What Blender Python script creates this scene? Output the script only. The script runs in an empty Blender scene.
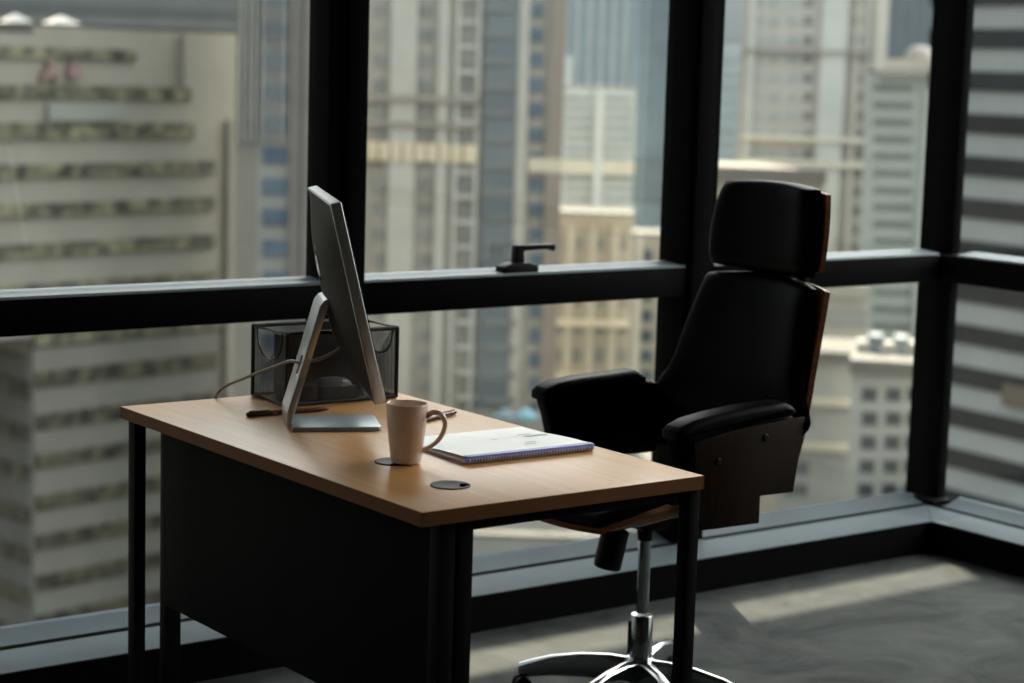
import bpy, bmesh, math, random
from mathutils import Vector, Matrix
random.seed(7)
C = bpy.context.scene.collection
PI = math.pi
R = math.radians
# ------------------------------------------------------------------ camera numbers
CAM = Vector((-1.7314, -2.5565, 1.4566))
YAW, PITCH, ROLL, FPX = R(36.6073), R(7.9072), R(1.6778), 1987.8
FW = Vector((math.sin(YAW)*math.cos(PITCH), math.cos(YAW)*math.cos(PITCH), -math.sin(PITCH)))
_r = Vector((math.cos(YAW), -math.sin(YAW), 0)); _u = _r.cross(FW)
RT = math.cos(ROLL)*_r + math.sin(ROLL)*_u
UP = -math.sin(ROLL)*_r + math.cos(ROLL)*_u

def ray(x, y):
    return FW*FPX + RT*(x-512) - UP*(y-341.5)

# ------------------------------------------------------------------ materials
def srgb(r, g, b):
    f = lambda c: (c/255/12.92) if c/255 <= 0.04045 else ((c/255+0.055)/1.055)**2.4
    return (f(r), f(g), f(b))

def mat(name, col, rough=0.5, metal=0.0, spec=0.5, var=0.0, scale=8.0, bump=0.0, coat=0.0, stretch=(1, 1, 1), col2=None):
    m = bpy.data.materials.new(name); m.use_nodes = True
    nt = m.node_tree; b = nt.nodes['Principled BSDF']
    b.inputs['Base Color'].default_value = (*col, 1)
    b.inputs['Roughness'].default_value = rough
    b.inputs['Metallic'].default_value = metal
    b.inputs['Specular IOR Level'].default_value = spec
    b.inputs['Coat Weight'].default_value = coat
    b.inputs['Coat Roughness'].default_value = 0.12
    if var or bump:
        tc = nt.nodes.new('ShaderNodeTexCoord'); mp = nt.nodes.new('ShaderNodeMapping')
        mp.inputs['Scale'].default_value = stretch
        nz = nt.nodes.new('ShaderNodeTexNoise'); nz.inputs['Scale'].default_value = scale
        nz.inputs['Detail'].default_value = 5
        nt.links.new(tc.outputs['Object'], mp.inputs[0]); nt.links.new(mp.outputs[0], nz.inputs[0])
        if var:
            rp = nt.nodes.new('ShaderNodeValToRGB')
            c2 = col2 or tuple(min(1, c*(1+var)) for c in col)
            c1 = col if col2 else tuple(c*(1-var) for c in col)
            rp.color_ramp.elements[0].color = (*c1, 1); rp.color_ramp.elements[1].color = (*c2, 1)
            rp.color_ramp.elements[0].position = 0.35; rp.color_ramp.elements[1].position = 0.65
            nt.links.new(nz.outputs[0], rp.inputs[0]); nt.links.new(rp.outputs[0], b.inputs['Base Color'])
        if bump:
            bp = nt.nodes.new('ShaderNodeBump'); bp.inputs['Strength'].default_value = bump
            bp.inputs['Distance'].default_value = 0.002
            nt.links.new(nz.outputs[0], bp.inputs['Height']); nt.links.new(bp.outputs[0], b.inputs['Normal'])
    return m

def facade_mat(name, rgb, var=0.06, rough=0.8):
    return mat(name, srgb(*rgb), rough, spec=0.2, var=var, scale=0.25)

def glass_mat(name, tint, refl=1.1):
    m = bpy.data.materials.new(name); m.use_nodes = True
    nt = m.node_tree; nt.nodes.remove(nt.nodes['Principled BSDF'])
    out = nt.nodes['Material Output']
    tr = nt.nodes.new('ShaderNodeBsdfTransparent'); tr.inputs[0].default_value = (*tint, 1)
    gl = nt.nodes.new('ShaderNodeBsdfGlossy'); gl.inputs['Roughness'].default_value = 0.0
    gl.inputs[0].default_value = (1, 1, 1, 1)
    fr = nt.nodes.new('ShaderNodeFresnel'); fr.inputs[0].default_value = 1.5
    mu = nt.nodes.new('ShaderNodeMath'); mu.operation = 'MULTIPLY'; mu.inputs[1].default_value = refl; mu.use_clamp = True
    mx = nt.nodes.new('ShaderNodeMixShader')
    nt.links.new(fr.outputs[0], mu.inputs[0]); nt.links.new(mu.outputs[0], mx.inputs[0])
    nt.links.new(tr.outputs[0], mx.inputs[1]); nt.links.new(gl.outputs[0], mx.inputs[2])
    nt.links.new(mx.outputs[0], out.inputs[0])
    return m

def mesh_wire_mat(name):
    # fine woven wire: square holes cut by two sine gratings
    m = bpy.data.materials.new(name); m.use_nodes = True
    nt = m.node_tree; b = nt.nodes['Principled BSDF']; out = nt.nodes['Material Output']
    b.inputs['Base Color'].default_value = (0.012, 0.012, 0.013, 1); b.inputs['Roughness'].default_value = 0.5
    tc = nt.nodes.new('ShaderNodeTexCoord'); sx = nt.nodes.new('ShaderNodeSeparateXYZ')
    nt.links.new(tc.outputs['Object'], sx.inputs[0])
    def grat(src):
        a = nt.nodes.new('ShaderNodeMath'); a.operation = 'MULTIPLY'; a.inputs[1].default_value = 2*PI/0.0026
        s = nt.nodes.new('ShaderNodeMath'); s.operation = 'SINE'
        g = nt.nodes.new('ShaderNodeMath'); g.operation = 'GREATER_THAN'; g.inputs[1].default_value = -0.32
        nt.links.new(src, a.inputs[0]); nt.links.new(a.outputs[0], s.inputs[0]); nt.links.new(s.outputs[0], g.inputs[0])
        return g.outputs[0]
    ad = nt.nodes.new('ShaderNodeMath'); ad.operation = 'ADD'
    nt.links.new(sx.outputs[0], ad.inputs[0]); nt.links.new(sx.outputs[1], ad.inputs[1])
    g1, g2 = grat(ad.outputs[0]), grat(sx.outputs[2])
    mu = nt.nodes.new('ShaderNodeMath'); mu.operation = 'MULTIPLY'
    nt.links.new(g1, mu.inputs[0]); nt.links.new(g2, mu.inputs[1])
    tr = nt.nodes.new('ShaderNodeBsdfTransparent'); mx = nt.nodes.new('ShaderNodeMixShader')
    nt.links.new(mu.outputs[0], mx.inputs[0]); nt.links.new(b.outputs[0], mx.inputs[1]); nt.links.new(tr.outputs[0], mx.inputs[2])
    nt.links.new(mx.outputs[0], out.inputs[0])
    return m

M = {}
M['frame'] = mat('black_powder_coat', (0.0032, 0.0037, 0.0034), 0.6, spec=0.02, var=0.1, scale=30)
M['ledge'] = mat('grey_aluminium_ledge', (0.060, 0.076, 0.086), 0.65, spec=0.03, var=0.06, scale=6)
M['bead'] = mat('grey_aluminium_bead', (0.15, 0.18, 0.195), 0.5, spec=0.10, var=0.05)
M['gasket'] = mat('black_gasket', (0.006, 0.006, 0.006), 0.9, spec=0.0, var=0.1)
M['glass'] = glass_mat('window_glass', (0.835, 0.86, 0.845))
M['wall'] = mat('dark_painted_wall', (0.10, 0.10, 0.10), 0.8, var=0.08)
M['ceiling'] = mat('grey_ceiling', (0.16, 0.16, 0.155), 0.85, var=0.06)
M['leather'] = mat('black_leather', (0.0026, 0.0028, 0.0031), 0.42, spec=0.036, var=0.15, scale=60, bump=0.15)
M['walnut_shaded'] = mat('shaded_walnut_veneer', (0.015, 0.009, 0.0055), 0.55, spec=0.06, var=0.2, scale=10, stretch=(7, 7, 1))  # the shell's walnut again, darkened in colour for the shaded arm panels
M['walnut'] = mat('walnut_veneer', (0.20, 0.075, 0.026), 0.42, spec=0.25, var=0.3, scale=14, stretch=(1, 1, 7))
M['chrome'] = mat('polished_aluminium', (0.46, 0.475, 0.48), 0.15, metal=1.0, var=0.03)
M['plastic'] = mat('black_plastic', (0.005, 0.005, 0.005), 0.5, spec=0.1, var=0.1)
M['deskframe'] = mat('black_steel_frame', (0.004, 0.0045, 0.0042), 0.55, spec=0.06, var=0.1, scale=20)
M['panel'] = mat('black_modesty_panel', (0.0075, 0.009, 0.0083), 0.65, spec=0.04, var=0.1, scale=5)
M['alu'] = mat('brushed_aluminium', (0.55, 0.575, 0.58), 0.36, metal=0.65, var=0.03, scale=40)
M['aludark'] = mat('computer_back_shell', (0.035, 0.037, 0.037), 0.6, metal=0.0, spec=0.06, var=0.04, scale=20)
M['screen'] = mat('black_screen_glass', (0.004, 0.004, 0.005), 0.06, spec=0.5, var=0.1)
M['emblem'] = mat('lightened_emblem', (0.35, 0.35, 0.35), 0.12, metal=0.9, var=0.02)  # black emblem lightened to metal so it shows as a highlight
M['mug'] = mat('pinkish_cream_glaze', srgb(232, 208, 192), 0.28, spec=0.5, var=0.02, coat=0.25)
M['paper'] = mat('white_paper', (0.84, 0.86, 0.86), 0.42, spec=0.5, var=0.012, scale=20)
M['cover'] = mat('blue_violet_card', srgb(150, 156, 232), 0.45, var=0.05)
M['wire'] = mat('white_coil_wire', (0.88, 0.87, 0.92), 0.35, var=0.03)
M['ink'] = mat('grey_printing', (0.52, 0.54, 0.57), 0.6, var=0.1)
M['cable'] = mat('grey_cable', (0.24, 0.235, 0.20), 0.5, var=0.05)
M['pen'] = mat('dark_red_lacquer', (0.075, 0.022, 0.014), 0.35, spec=0.5, var=0.1)
M['pentip'] = mat('bronze_pen_cap', (0.20, 0.12, 0.08), 0.35, metal=0.5, var=0.1)
M['rod'] = mat('black_wire_rod', (0.006, 0.006, 0.007), 0.4, var=0.1)
M['mesh'] = mesh_wire_mat('woven_wire_mesh')
M['boxbrown'] = mat('dark_brown_card', (0.022, 0.011, 0.008), 0.5, var=0.1)
M['greydish'] = mat('smoky_grey_plastic', (0.30, 0.31, 0.35), 0.3, spec=0.5, var=0.05)
M['greybox'] = mat('grey_card', (0.12, 0.122, 0.128), 0.6, var=0.08)
M['binder'] = mat('black_binder_board', (0.009, 0.010, 0.010), 0.6, var=0.1)
M['grommet'] = mat('dark_grey_grommet', (0.012, 0.013, 0.015), 0.5, spec=0.12, var=0.08)

# beech laminate: long soft grain along the desk
def wood_top():
    m = bpy.data.materials.new('beech_laminate'); m.use_nodes = True
    nt = m.node_tree; b = nt.nodes['Principled BSDF']
    tc = nt.nodes.new('ShaderNodeTexCoord'); mp = nt.nodes.new('ShaderNodeMapping'); mp.inputs['Scale'].default_value = (26, 1.6, 26)
    nz = nt.nodes.new('ShaderNodeTexNoise'); nz.inputs['Scale'].default_value = 2.2; nz.inputs['Detail'].default_value = 7
    rp = nt.nodes.new('ShaderNodeValToRGB')
    rp.color_ramp.elements[0].position = 0.3; rp.color_ramp.elements[1].position = 0.72
    rp.color_ramp.elements[0].color = (*srgb(192, 140, 82), 1); rp.color_ramp.elements[1].color = (*srgb(206, 156, 98), 1)
    nt.links.new(tc.outputs['Object'], mp.inputs[0]); nt.links.new(mp.outputs[0], nz.inputs[0])
    nt.links.new(nz.outputs[0], rp.inputs[0]); nt.links.new(rp.outputs[0], b.inputs['Base Color'])
    b.inputs['Roughness'].default_value = 0.36; b.inputs['Specular IOR Level'].default_value = 0.45
    return m
M['beech'] = wood_top()
M['edge'] = mat('beech_edge_band', srgb(122, 80, 45), 0.55, spec=0.15, var=0.08, scale=10)

def concrete():
    m = bpy.data.materials.new('polished_concrete'); m.use_nodes = True
    nt = m.node_tree; b = nt.nodes['Principled BSDF']
    tc = nt.nodes.new('ShaderNodeTexCoord')
    n1 = nt.nodes.new('ShaderNodeTexNoise'); n1.inputs['Scale'].default_value = 3.2; n1.inputs['Detail'].default_value = 9; n1.inputs['Roughness'].default_value = 0.62
    n1.inputs['Distortion'].default_value = 1.2
    rp = nt.nodes.new('ShaderNodeValToRGB')
    e = rp.color_ramp.elements
    e[0].position = 0.32; e[0].color = (0.013, 0.0158, 0.0158, 1); e[1].position = 0.7; e[1].color = (0.048, 0.0525, 0.051, 1)
    nt.links.new(tc.outputs['Object'], n1.inputs[0]); nt.links.new(n1.outputs[0], rp.inputs[0]); nt.links.new(rp.outputs[0], b.inputs['Base Color'])
    n2 = nt.nodes.new('ShaderNodeTexNoise'); n2.inputs['Scale'].default_value = 9; n2.inputs['Detail'].default_value = 6
    bp = nt.nodes.new('ShaderNodeBump'); bp.inputs['Strength'].default_value = 0.25; bp.inputs['Distance'].default_value = 0.004
    nt.links.new(tc.outputs['Object'], n2.inputs[0]); nt.links.new(n2.outputs[0], bp.inputs['Height']); nt.links.new(bp.outputs[0], b.inputs['Normal'])
    b.inputs['Roughness'].default_value = 0.75; b.inputs['Specular IOR Level'].default_value = 0.04
    return m
M['concrete'] = concrete()

# ------------------------------------------------------------------ mesh helpers
class MB:
    def __init__(self): self.bm = bmesh.new()
    def box(self, x0, x1, y0, y1, z0, z1, bev=0.0, mtx=None, seg=2):
        t = bmesh.new(); bmesh.ops.create_cube(t, size=1)
        for v in t.verts:
            v.co = Vector((x0+(v.co.x+.5)*(x1-x0), y0+(v.co.y+.5)*(y1-y0), z0+(v.co.z+.5)*(z1-z0)))
        if bev: bmesh.ops.bevel(t, geom=t.edges[:], offset=bev, segments=seg, profile=0.6, affect='EDGES')
        self.take(t, mtx); return self
    def take(self, t, mtx=None):
        if mtx is not None: bmesh.ops.transform(t, matrix=mtx, verts=t.verts)
        me = bpy.data.meshes.new('t'); t.to_mesh(me); t.free(); self.bm.from_mesh(me); bpy.data.meshes.remove(me)
    def prism(self, poly, axis, a, b, bev=0.0, mtx=None, seg=2):
        # poly of (p, q); axis 'y': p->x q->z ; 'z': p->x q->y ; 'x': p->y q->z
        f = {'y': lambda p, q, t: (p, t, q), 'z': lambda p, q, t: (p, q, t), 'x': lambda p, q, t: (t, p, q)}[axis]
        t = bmesh.new()
        A = [t.verts.new(f(p, q, a)) for p, q in poly]; B = [t.verts.new(f(p, q, b)) for p, q in poly]
        n = len(poly)
        t.faces.new(A); t.faces.new(B[::-1])
        for i in range(n): t.faces.new((A[i], B[i], B[(i+1) % n], A[(i+1) % n]))
        bmesh.ops.recalc_face_normals(t, faces=t.faces)
        if bev: bmesh.ops.bevel(t, geom=[e for e in t.edges if len(e.link_faces) == 2 and e.calc_face_angle(0) > 0.5], offset=bev, segments=seg, profile=0.5, affect='EDGES')
        self.take(t, mtx); return self
    def tube(self, pts, r, seg=10, closed=False, cap=True, mtx=None):
        pts = [Vector(p) for p in pts]; n = len(pts)
        rr = r if isinstance(r, (list, tuple)) else [r]*n
        t = bmesh.new(); rings = []; prev = None
        for i, p in enumerate(pts):
            if closed: d = pts[(i+1) % n]-pts[i-1]
            else: d = pts[min(i+1, n-1)]-pts[max(i-1, 0)]
            d.normalize()
            if prev is None:
                s = d.cross(Vector((0, 0, 1)));
                if s.length < 1e-3: s = d.cross(Vector((1, 0, 0)))
            else: s = prev-d*prev.dot(d)
            s.normalize(); prev = s; w = d.cross(s)
            rings.append([t.verts.new(p+(s*math.cos(2*PI*k/seg)+w*math.sin(2*PI*k/seg))*rr[i]) for k in range(seg)])
        m = n if closed else n-1
        for i in range(m):
            a, b = rings[i], rings[(i+1) % n]
            for k in range(seg): t.faces.new((a[k], a[(k+1) % seg], b[(k+1) % seg], b[k]))
        if cap and not closed: t.faces.new(rings[0]); t.faces.new(rings[-1][::-1])
        bmesh.ops.recalc_face_normals(t, faces=t.faces)
        self.take(t, mtx); return self
    def lathe(self, prof, seg=40, mtx=None, closed=False):
        t = bmesh.new(); rings = []
        for r, z in prof:
            if r < 1e-6: rings.append([t.verts.new((0, 0, z))])
            else: rings.append([t.verts.new((r*math.cos(2*PI*k/seg), r*math.sin(2*PI*k/seg), z)) for k in range(seg)])
        for a, b in zip(rings[:-1], rings[1:]):
            for k in range(seg):
                k2 = (k+1) % seg
                if len(a) == 1 and len(b) == 1: continue
                if len(a) == 1: t.faces.new((a[0], b[k2], b[k]))
                elif len(b) == 1: t.faces.new((a[k], a[k2], b[0]))
                else: t.faces.new((a[k], a[k2], b[k2], b[k]))
        bmesh.ops.recalc_face_normals(t, faces=t.faces)
        self.take(t, mtx); return self
    def sheet(self, P, T, nu=24, nv=24, flip=False, k=0.0):
        # closed body on a curved base P(a,b), a,b in [-1,1]; thickness T(a,b) along the normal
        t = bmesh.new()
        def mp(a, b): return a*math.sqrt(1-k*b*b/2), b*math.sqrt(1-k*a*a/2)
        base, top = [], []
        e = 1e-3
        for i in range(nu+1):
            rb, rt = [], []
            for j in range(nv+1):
                # denser near the borders
                a = math.sin((i/nu-0.5)*PI)*0.5+(i/nu*2-1)*0.5; b = math.sin((j/nv-0.5)*PI)*0.5+(j/nv*2-1)*0.5
                u, v = mp(a, b)
                p = Vector(P(u, v)); du = Vector(P(u+e, v))-Vector(P(u-e, v)); dv = Vector(P(u, v+e))-Vector(P(u, v-e))
                n = du.cross(dv).normalized()
                if flip: n = -n
                rb.append(t.verts.new(p)); rt.append(t.verts.new(p+n*T(a, b)))
            base.append(rb); top.append(rt)
        for i in range(nu):
            for j in range(nv):
                t.faces.new((base[i][j], base[i+1][j], base[i+1][j+1], base[i][j+1]))
                t.faces.new((top[i][j], top[i][j+1], top[i+1][j+1], top[i+1][j]))
        br = [(i, 0) for i in range(nu)]+[(nu, j) for j in range(nv)]+[(i, nv) for i in range(nu, 0, -1)]+[(0, j) for j in range(nv, 0, -1)]
        for q in range(len(br)):
            i, j = br[q]; i2, j2 = br[(q+1) % len(br)]
            t.faces.new((base[i][j], base[i2][j2], top[i2][j2], top[i][j]))
        bmesh.ops.recalc_face_normals(t, faces=t.faces)
        self.take(t); return self
    def build(self, name, m, parent=None, world=False, angle=38):
        bm = self.bm
        if world and parent is not None:
            bmesh.ops.translate(bm, verts=bm.verts, vec=-parent_base(parent))
        me = bpy.data.meshes.new(name); bm.to_mesh(me); bm.free()
        for p in me.polygons: p.use_smooth = True
        me.set_sharp_from_angle(angle=R(angle))
        for q in (m if isinstance(m, (list, tuple)) else [m]): me.materials.append(q)
        o = bpy.data.objects.new(name, me); C.objects.link(o)
        if parent is not None: o.parent = parent
        return o

def parent_base(o):
    v = Vector((0, 0, 0))
    while o is not None: v += o.location; o = o.parent
    return v

def tag(o, label=None, cat=None, group=None, kind=None):
    if label: o['label'] = label
    if cat: o['category'] = cat
    if group: o['group'] = group
    if kind: o['kind'] = kind
    return o
def thing(name, label, cat, loc=(0, 0, 0), rz=0.0, group=None):
    o = bpy.data.objects.new(name, None); C.objects.link(o)
    o.location = loc; o.rotation_euler = (0, 0, rz); o.empty_display_size = 0.1
    return tag(o, label, cat, group)
def struct(mb, name, m, **k): return tag(mb.build(name, m, **k), kind='structure')
def interp(x, tab):
    tab = sorted(tab)
    if x <= tab[0][0]: return tab[0][1]
    for (a, b), (c, d) in zip(tab[:-1], tab[1:]):
        if x <= c: return b+(d-b)*(x-a)/(c-a)
    return tab[-1][1]
def smooth_path(pts, n=8):
    pts = [Vector(p) for p in pts]; out = []
    for i in range(len(pts)-1):
        p0, p1, p2, p3 = pts[max(i-1, 0)], pts[i], pts[i+1], pts[min(i+2, len(pts)-1)]
        for k in range(n):
            t = k/n
            out.append(0.5*((2*p1)+(p2-p0)*t+(2*p0-5*p1+4*p2-p3)*t*t+(3*p1-p0-3*p2+p3)*t**3))
    return out+[pts[-1]]

# ------------------------------------------------------------------ room shell
YB, YF, YG = 1.495, 1.675, 1.75          # plinth front, frame front, glass (back wall)
XB, XF, XG = 2.913, 3.093, 3.168         # the same for the right-hand wall
ZS, ZG0, ZT0, ZT1, ZTG, ZTOP = 0.099, 0.122, 0.8185, 0.908, 0.914, 2.62
X0R, Y0R, H = -4.5, -5.0, 2.8

struct(MB().box(X0R-.2, XG+.1, Y0R-.2, YG+.1, -.2, 0), 'floor', M['concrete'])
struct(MB().box(X0R-.2, XG+.25, Y0R-.2, YG+.25, H, H+.9), 'ceiling', M['ceiling'])
struct(MB().box(X0R-.2, X0R, Y0R, YG+.1, 0, H), 'wall_left', M['wall'])
struct(MB().box(X0R-.2, XG+.1, Y0R-.2, Y0R, 0, H), 'wall_front', M['wall'])
struct(MB().box(XF, XG+.1, Y0R, -1.75, 0, H), 'wall_right', M['wall'])
struct(MB().box(X0R, -2.62, YF, YG+.1, 0, H), 'wall_back', M['wall'])
# low plinths and their ledges
struct(MB().box(-2.62, XB+.0, YB, YG, 0, ZS-.004).box(-2.62, XB, YB-.001, YB+.002, 0, ZS-.002), 'baseboard_back', M['frame'])
struct(MB().box(XB, XG, -1.75, YG, 0, ZS-.004), 'baseboard_right', M['frame'])
sb = MB()
sb.box(-2.62, XB, YB-.002, YF-.006, ZS-.004, ZS, .0015)
sb.prism([(XB-.002, YB-.002), (XF-.006, YF-.006), (XB-.002, YF-.006)], 'z', ZS-.004, ZS)
struct(sb, 'trim_1', M['ledge'])
sb = MB()
sb.box(XB-.002, XF-.006, -1.75, YB-.004, ZS-.004, ZS, .0015)
sb.prism([(XB, YB-.003), (XF-.006, YB-.003), (XF-.006, YF-.008)], 'z', ZS-.004, ZS)
struct(sb, 'trim_2', M['ledge'])

def mullion(n, x0, xc0, xc1, x1):
    # centre post with the shallower bead boxes of the sashes each side
    mb = MB().box(xc0, xc1, YF-.012, YG+.05, ZS, H, .003)
    if x0 < xc0: mb.box(x0, xc0+.004, YF+.004, YG+.03, ZS, H, .003)
    if x1 > xc1: mb.box(xc1-.004, x1, YF, YG+.03, ZS, H, .003)
    return struct(mb, 'trim_%d' % n, M['frame'])
mullion(3, .832, .880, .936, .936)
mullion(4, 2.008, 2.034, 2.100, 2.130)
mullion(5, -.37, -.34, -.27, -.24)
mullion(6, -1.56, -1.53, -1.46, -1.43)
# corner post
struct(MB().box(3.088, 3.17, 1.64, 1.7485, ZS-.002, ZS+.012).box(3.146, 3.184, 1.677, 1.7485, ZS, H, .004).box(3.165, 3.24, 1.73, 1.83, ZS, H), 'trim_7', M['frame'])
struct(MB().box(XF, XG+.05, .36, .47, ZS, H, .004), 'trim_8', M['frame'])

M['blocker'] = mat('grey_light_blocker', (0.12, 0.12, 0.115), 0.9, var=0.05)
def bay(n, axis, a0, a1, handle=False, blocker=False, b1=None):
    """one glazing bay: black frame bars, bright beads, an upper and a lower pane"""
    def pr(poly, bev=0.0, e=None):
        t = MB(); e = a1 if e is None else e
        if axis == 'x': t.prism([(YF+p, q) for p, q in poly], 'x', a0, e, bev)      # p->y
        else: t.prism([(XF+p, q) for p, q in poly], 'y', a0, e, bev)               # p->x
        return t
    D = YG-YF
    w = struct(pr([(0, ZT0), (D+.03, ZT0), (D+.03, ZT1-.006), (0, ZT1-.006)], .002), 'window_%d' % n, M['frame'])
    pr([(.0, ZT1-.006), (.003, ZT1), (D-.03, ZT1+.004), (D-.028, ZT1+.0055), (D+.01, ZTG+.001), (D+.01, ZT1-.006)], e=b1).build('sill_ledge', M['bead'], w)
    pr([(0, ZS-.003), (0, ZS), (D*.5, ZS+.008), (D+.01, ZG0+.002), (D+.01, ZS-.003)], e=b1).build('bottom_ledge', M['ledge'], w)
    pr([(-.019, ZS-.006), (-.019, ZS+.0012), (.003, ZS+.0020), (.003, ZS-.006)]).build('gasket', M['gasket'], w)
    pr([(0, ZTOP), (D+.03, ZTOP), (D+.03, H), (0, H)], .002).build('head_rail', M['frame'], w)
    for nm, z0, z1 in (('lower_pane', ZG0-.002, ZT0+.002), ('upper_pane', ZTG-.002, ZTOP+.002)):
        t = MB(); b = t.bm
        if axis == 'x': vs = [(a0, YG, z0), (a1, YG, z0), (a1, YG, z1), (a0, YG, z1)]
        else: vs = [(XG, a1, z0), (XG, a0, z0), (XG, a0, z1), (XG, a1, z1)]
        b.faces.new([b.verts.new(v) for v in vs])
        t.build(nm, M['glass'], w)
    if blocker:
        MB().box(a0, a1, YG-.02, YG-.012, 1.68, ZTOP+.01).build('light_blocker', M['blocker'], w)  # added above the view to block sky light from the desk's far end
    if handle:
        h = MB()
        h.prism([(1.384, .906), (1.500, .906), (1.500, .926), (1.469, .934), (1.416, .934), (1.384, .925)], 'y', 1.682, 1.722, .003)
        h.prism([(1.426, .928), (1.459, .928), (1.456, .962), (1.459, .965), (1.540, .968), (1.557, .961), (1.563, .966), (1.563, .977), (1.557, .981), (1.432, .981), (1.429, .976)], 'y', 1.690, 1.712, .003)
        tag(h.build('handle', M['plastic'], w), 'black lever window handle')
    return w
bay(1, 'x', -.25, .84, blocker=True)
bay(2, 'x', .93, 2.02, blocker=True, handle=True)
bay(3, 'x', 2.12, 3.166, b1=3.085)
bay(4, 'y', .465, 1.68, b1=1.612)
bay(5, 'x', -1.44, -.365, blocker=True)
bay(6, 'x', -2.62, -1.555, blocker=True)
bay(7, 'y', -1.75, .365)

# ------------------------------------------------------------------ desk
DW, DL, DZ = 0.6, 1.097, 0.75
desk = thing('office_desk', 'rectangular office desk with light beech top and black steel legs and panel', 'desk')
MB().box(.0008, DW-.0008, .0008, DL-.0008, DZ-.024, DZ, .0012).build('desktop', M['beech'], desk)
eb = MB()
eb.box(0, .0012, 0, DL, DZ-.0242, DZ-.0006).box(DW-.0012, DW, 0, DL, DZ-.0242, DZ-.0006)
eb.box(0, DW, 0, .0012, DZ-.0242, DZ-.0006).box(0, DW, DL-.0012, DL, DZ-.0242, DZ-.0006)
eb.build('edge_band', M['edge'], desk)
for (x0, x1, y0, y1) in ((.046, .076, .014, .044), (.082, .112, .014, .044), (.012, .037, 1.055, 1.085), (.080, .114, 1.048, 1.078), (.573, .597, .006, .036), (.573, .597, 1.055, 1.085)):
    MB().box(x0, x1, y0, y1, 0.006, .724, .002).box(x0-.002, x1+.002, y0-.002, y1+.002, 0, .008, .002).build('leg', M['deskframe'], desk)
rb = MB()
rb.box(.108, .574, .016, .042, .706, .725).box(.104, .574, 1.057, 1.083, .700, .725)
rb.box(.568, .594, .044, 1.055, .690, .725).box(.076, .100, .044, 1.055, .690, .725)
rb.build('support_rail', M['deskframe'], desk)
pb = MB().box(.066, .078, .046, 1.026, .343, .715, .002)
pb.build('modesty_panel', M['panel'], desk)
for gx, gy in ((.156, .147), (.180, .360)):
    g = MB()
    g.lathe([(0, .0005), (.024, .0005), (.0305, .0022), (.034, .0018), (.0345, 0), (.0345, -.004), (0, -.004)], 40, Matrix.Translation((gx, gy, DZ)))
    gr = g.build('cable_grommet', M['grommet'], desk)
    q = MB().lathe([(0, .0026), (.008, .0026), (.0085, .0012), (0, .0012)], 20, Matrix.Translation((gx+.019, gy-.014, DZ)))
    q.build('cable_hole', M['gasket'], gr)

# ------------------------------------------------------------------ mug
mug = thing('coffee_mug', 'tall tapered cream mug with ear handle on the desk', 'mug', (.192, .3385, DZ+.0028))
t = MB()
t.lathe([(0, .004), (.022, .004), (.0245, .0), (.0268, .002), (.0282, .012), (.0310, .035), (.0340, .062), (.0362, .085), (.0370, .1025), (.0366, .1055), (.0356, .1062), (.0346, .1052), (.0340, .100), (.0330, .082), (.0300, .050), (.0255, .014), (.020, .0085), (0, .008)], 56)
t.build('cup', M['mug'], mug)
a = Vector((RT.x, RT.y, 0)).normalized(); a.rotate(Matrix.Rotation(R(-6), 3, 'Z'))
pts = smooth_path([a*.0345+Vector((0, 0, .083)), a*.046+Vector((0, 0, .0915)), a*.060+Vector((0, 0, .089)), a*.0685+Vector((0, 0, .075)), a*.0655+Vector((0, 0, .057)), a*.0535+Vector((0, 0, .038)), a*.0305+Vector((0, 0, .0225))], 6)
n = len(pts)
MB().tube(pts, [.0054-.0016*(i/(n-1)) for i in range(n)], 14).build('handle', M['mug'], mug)

# ------------------------------------------------------------------ notebook
nb = thing('spiral_notebook', 'open spiral notebook with white pages and blue violet spine on the desk', 'notebook', (.281, .276, DZ+.0004), R(-1.2))
LW, LD = .287, .236
MB().box(.002, LW-.002, .004, LD, 0, .0018, .0006).build('back_cover', M['cover'], nb)
def pageP(u, v):
    x = (u+1)/2*(LW-.006)+.003; y = (v+1)/2*(LD-.012)+.009
    z = .0022+.0105*(1-.35*((v+1)/2))
    return (x, y, z)
pg = MB(); pg.box(.003, LW-.003, .012, LD-.002, .0018, .0058, .0006)
pg.build('page_block', M['paper'], nb)
def sheetP(u, v):
    x = (u+1)/2*(LW-.005)+.0025; s = (v+1)/2; y = s*(LD-.010)+.008
    lift = .0022*math.sin(PI*min(1, s*1.3))*(0.4+0.6*((u+1)/2))
    return (x, y, .0125-.0062*min(1, s*1.5)+lift)
ts = MB().sheet(sheetP, lambda a, b: .0005, 24, 24).build('top_page', M['paper'], nb)
def mark(u0, u1, v0, v1):
    t = bmesh.new(); n = 6
    rows = [[t.verts.new(Vector(sheetP(u0+(u1-u0)*i/n, v0+(v1-v0)*j/2))+Vector((0, 0, .0012))) for j in range(3)] for i in range(n+1)]
    for i in range(n):
        for j in range(2): t.faces.new((rows[i][j], rows[i+1][j], rows[i+1][j+1], rows[i][j+1]))
    it = MB(); it.take(t); it.build('printed_line', M['ink'], ts)
mark(.02, .12, .10, .16); mark(.55, .92, .05, .16); mark(.55, .78, .30, .36); mark(.25, .42, -.45, -.40); mark(.15, .35, -.60, -.56)
MB().box(.002, LW-.002, -.001, .015, .0112, .0142, .0012).build('front_cover_fold', M['cover'], nb)
sp = MB()
for i in range(44):
    x = .006+i*(LW-.012)/43
    sp.tube([(x, .0052+.0072*math.cos(q), .0074+.0068*math.sin(q)) for q in [R(165+k*14) for k in range(9)]], .0011, 6)
sp.build('spiral_coil', M['wire'], nb)
MB().tube([(.003, .0052, .0074), (LW-.003, .0052, .0074)], .0066, 16).build('spine_core', M['cover'], nb)

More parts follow.
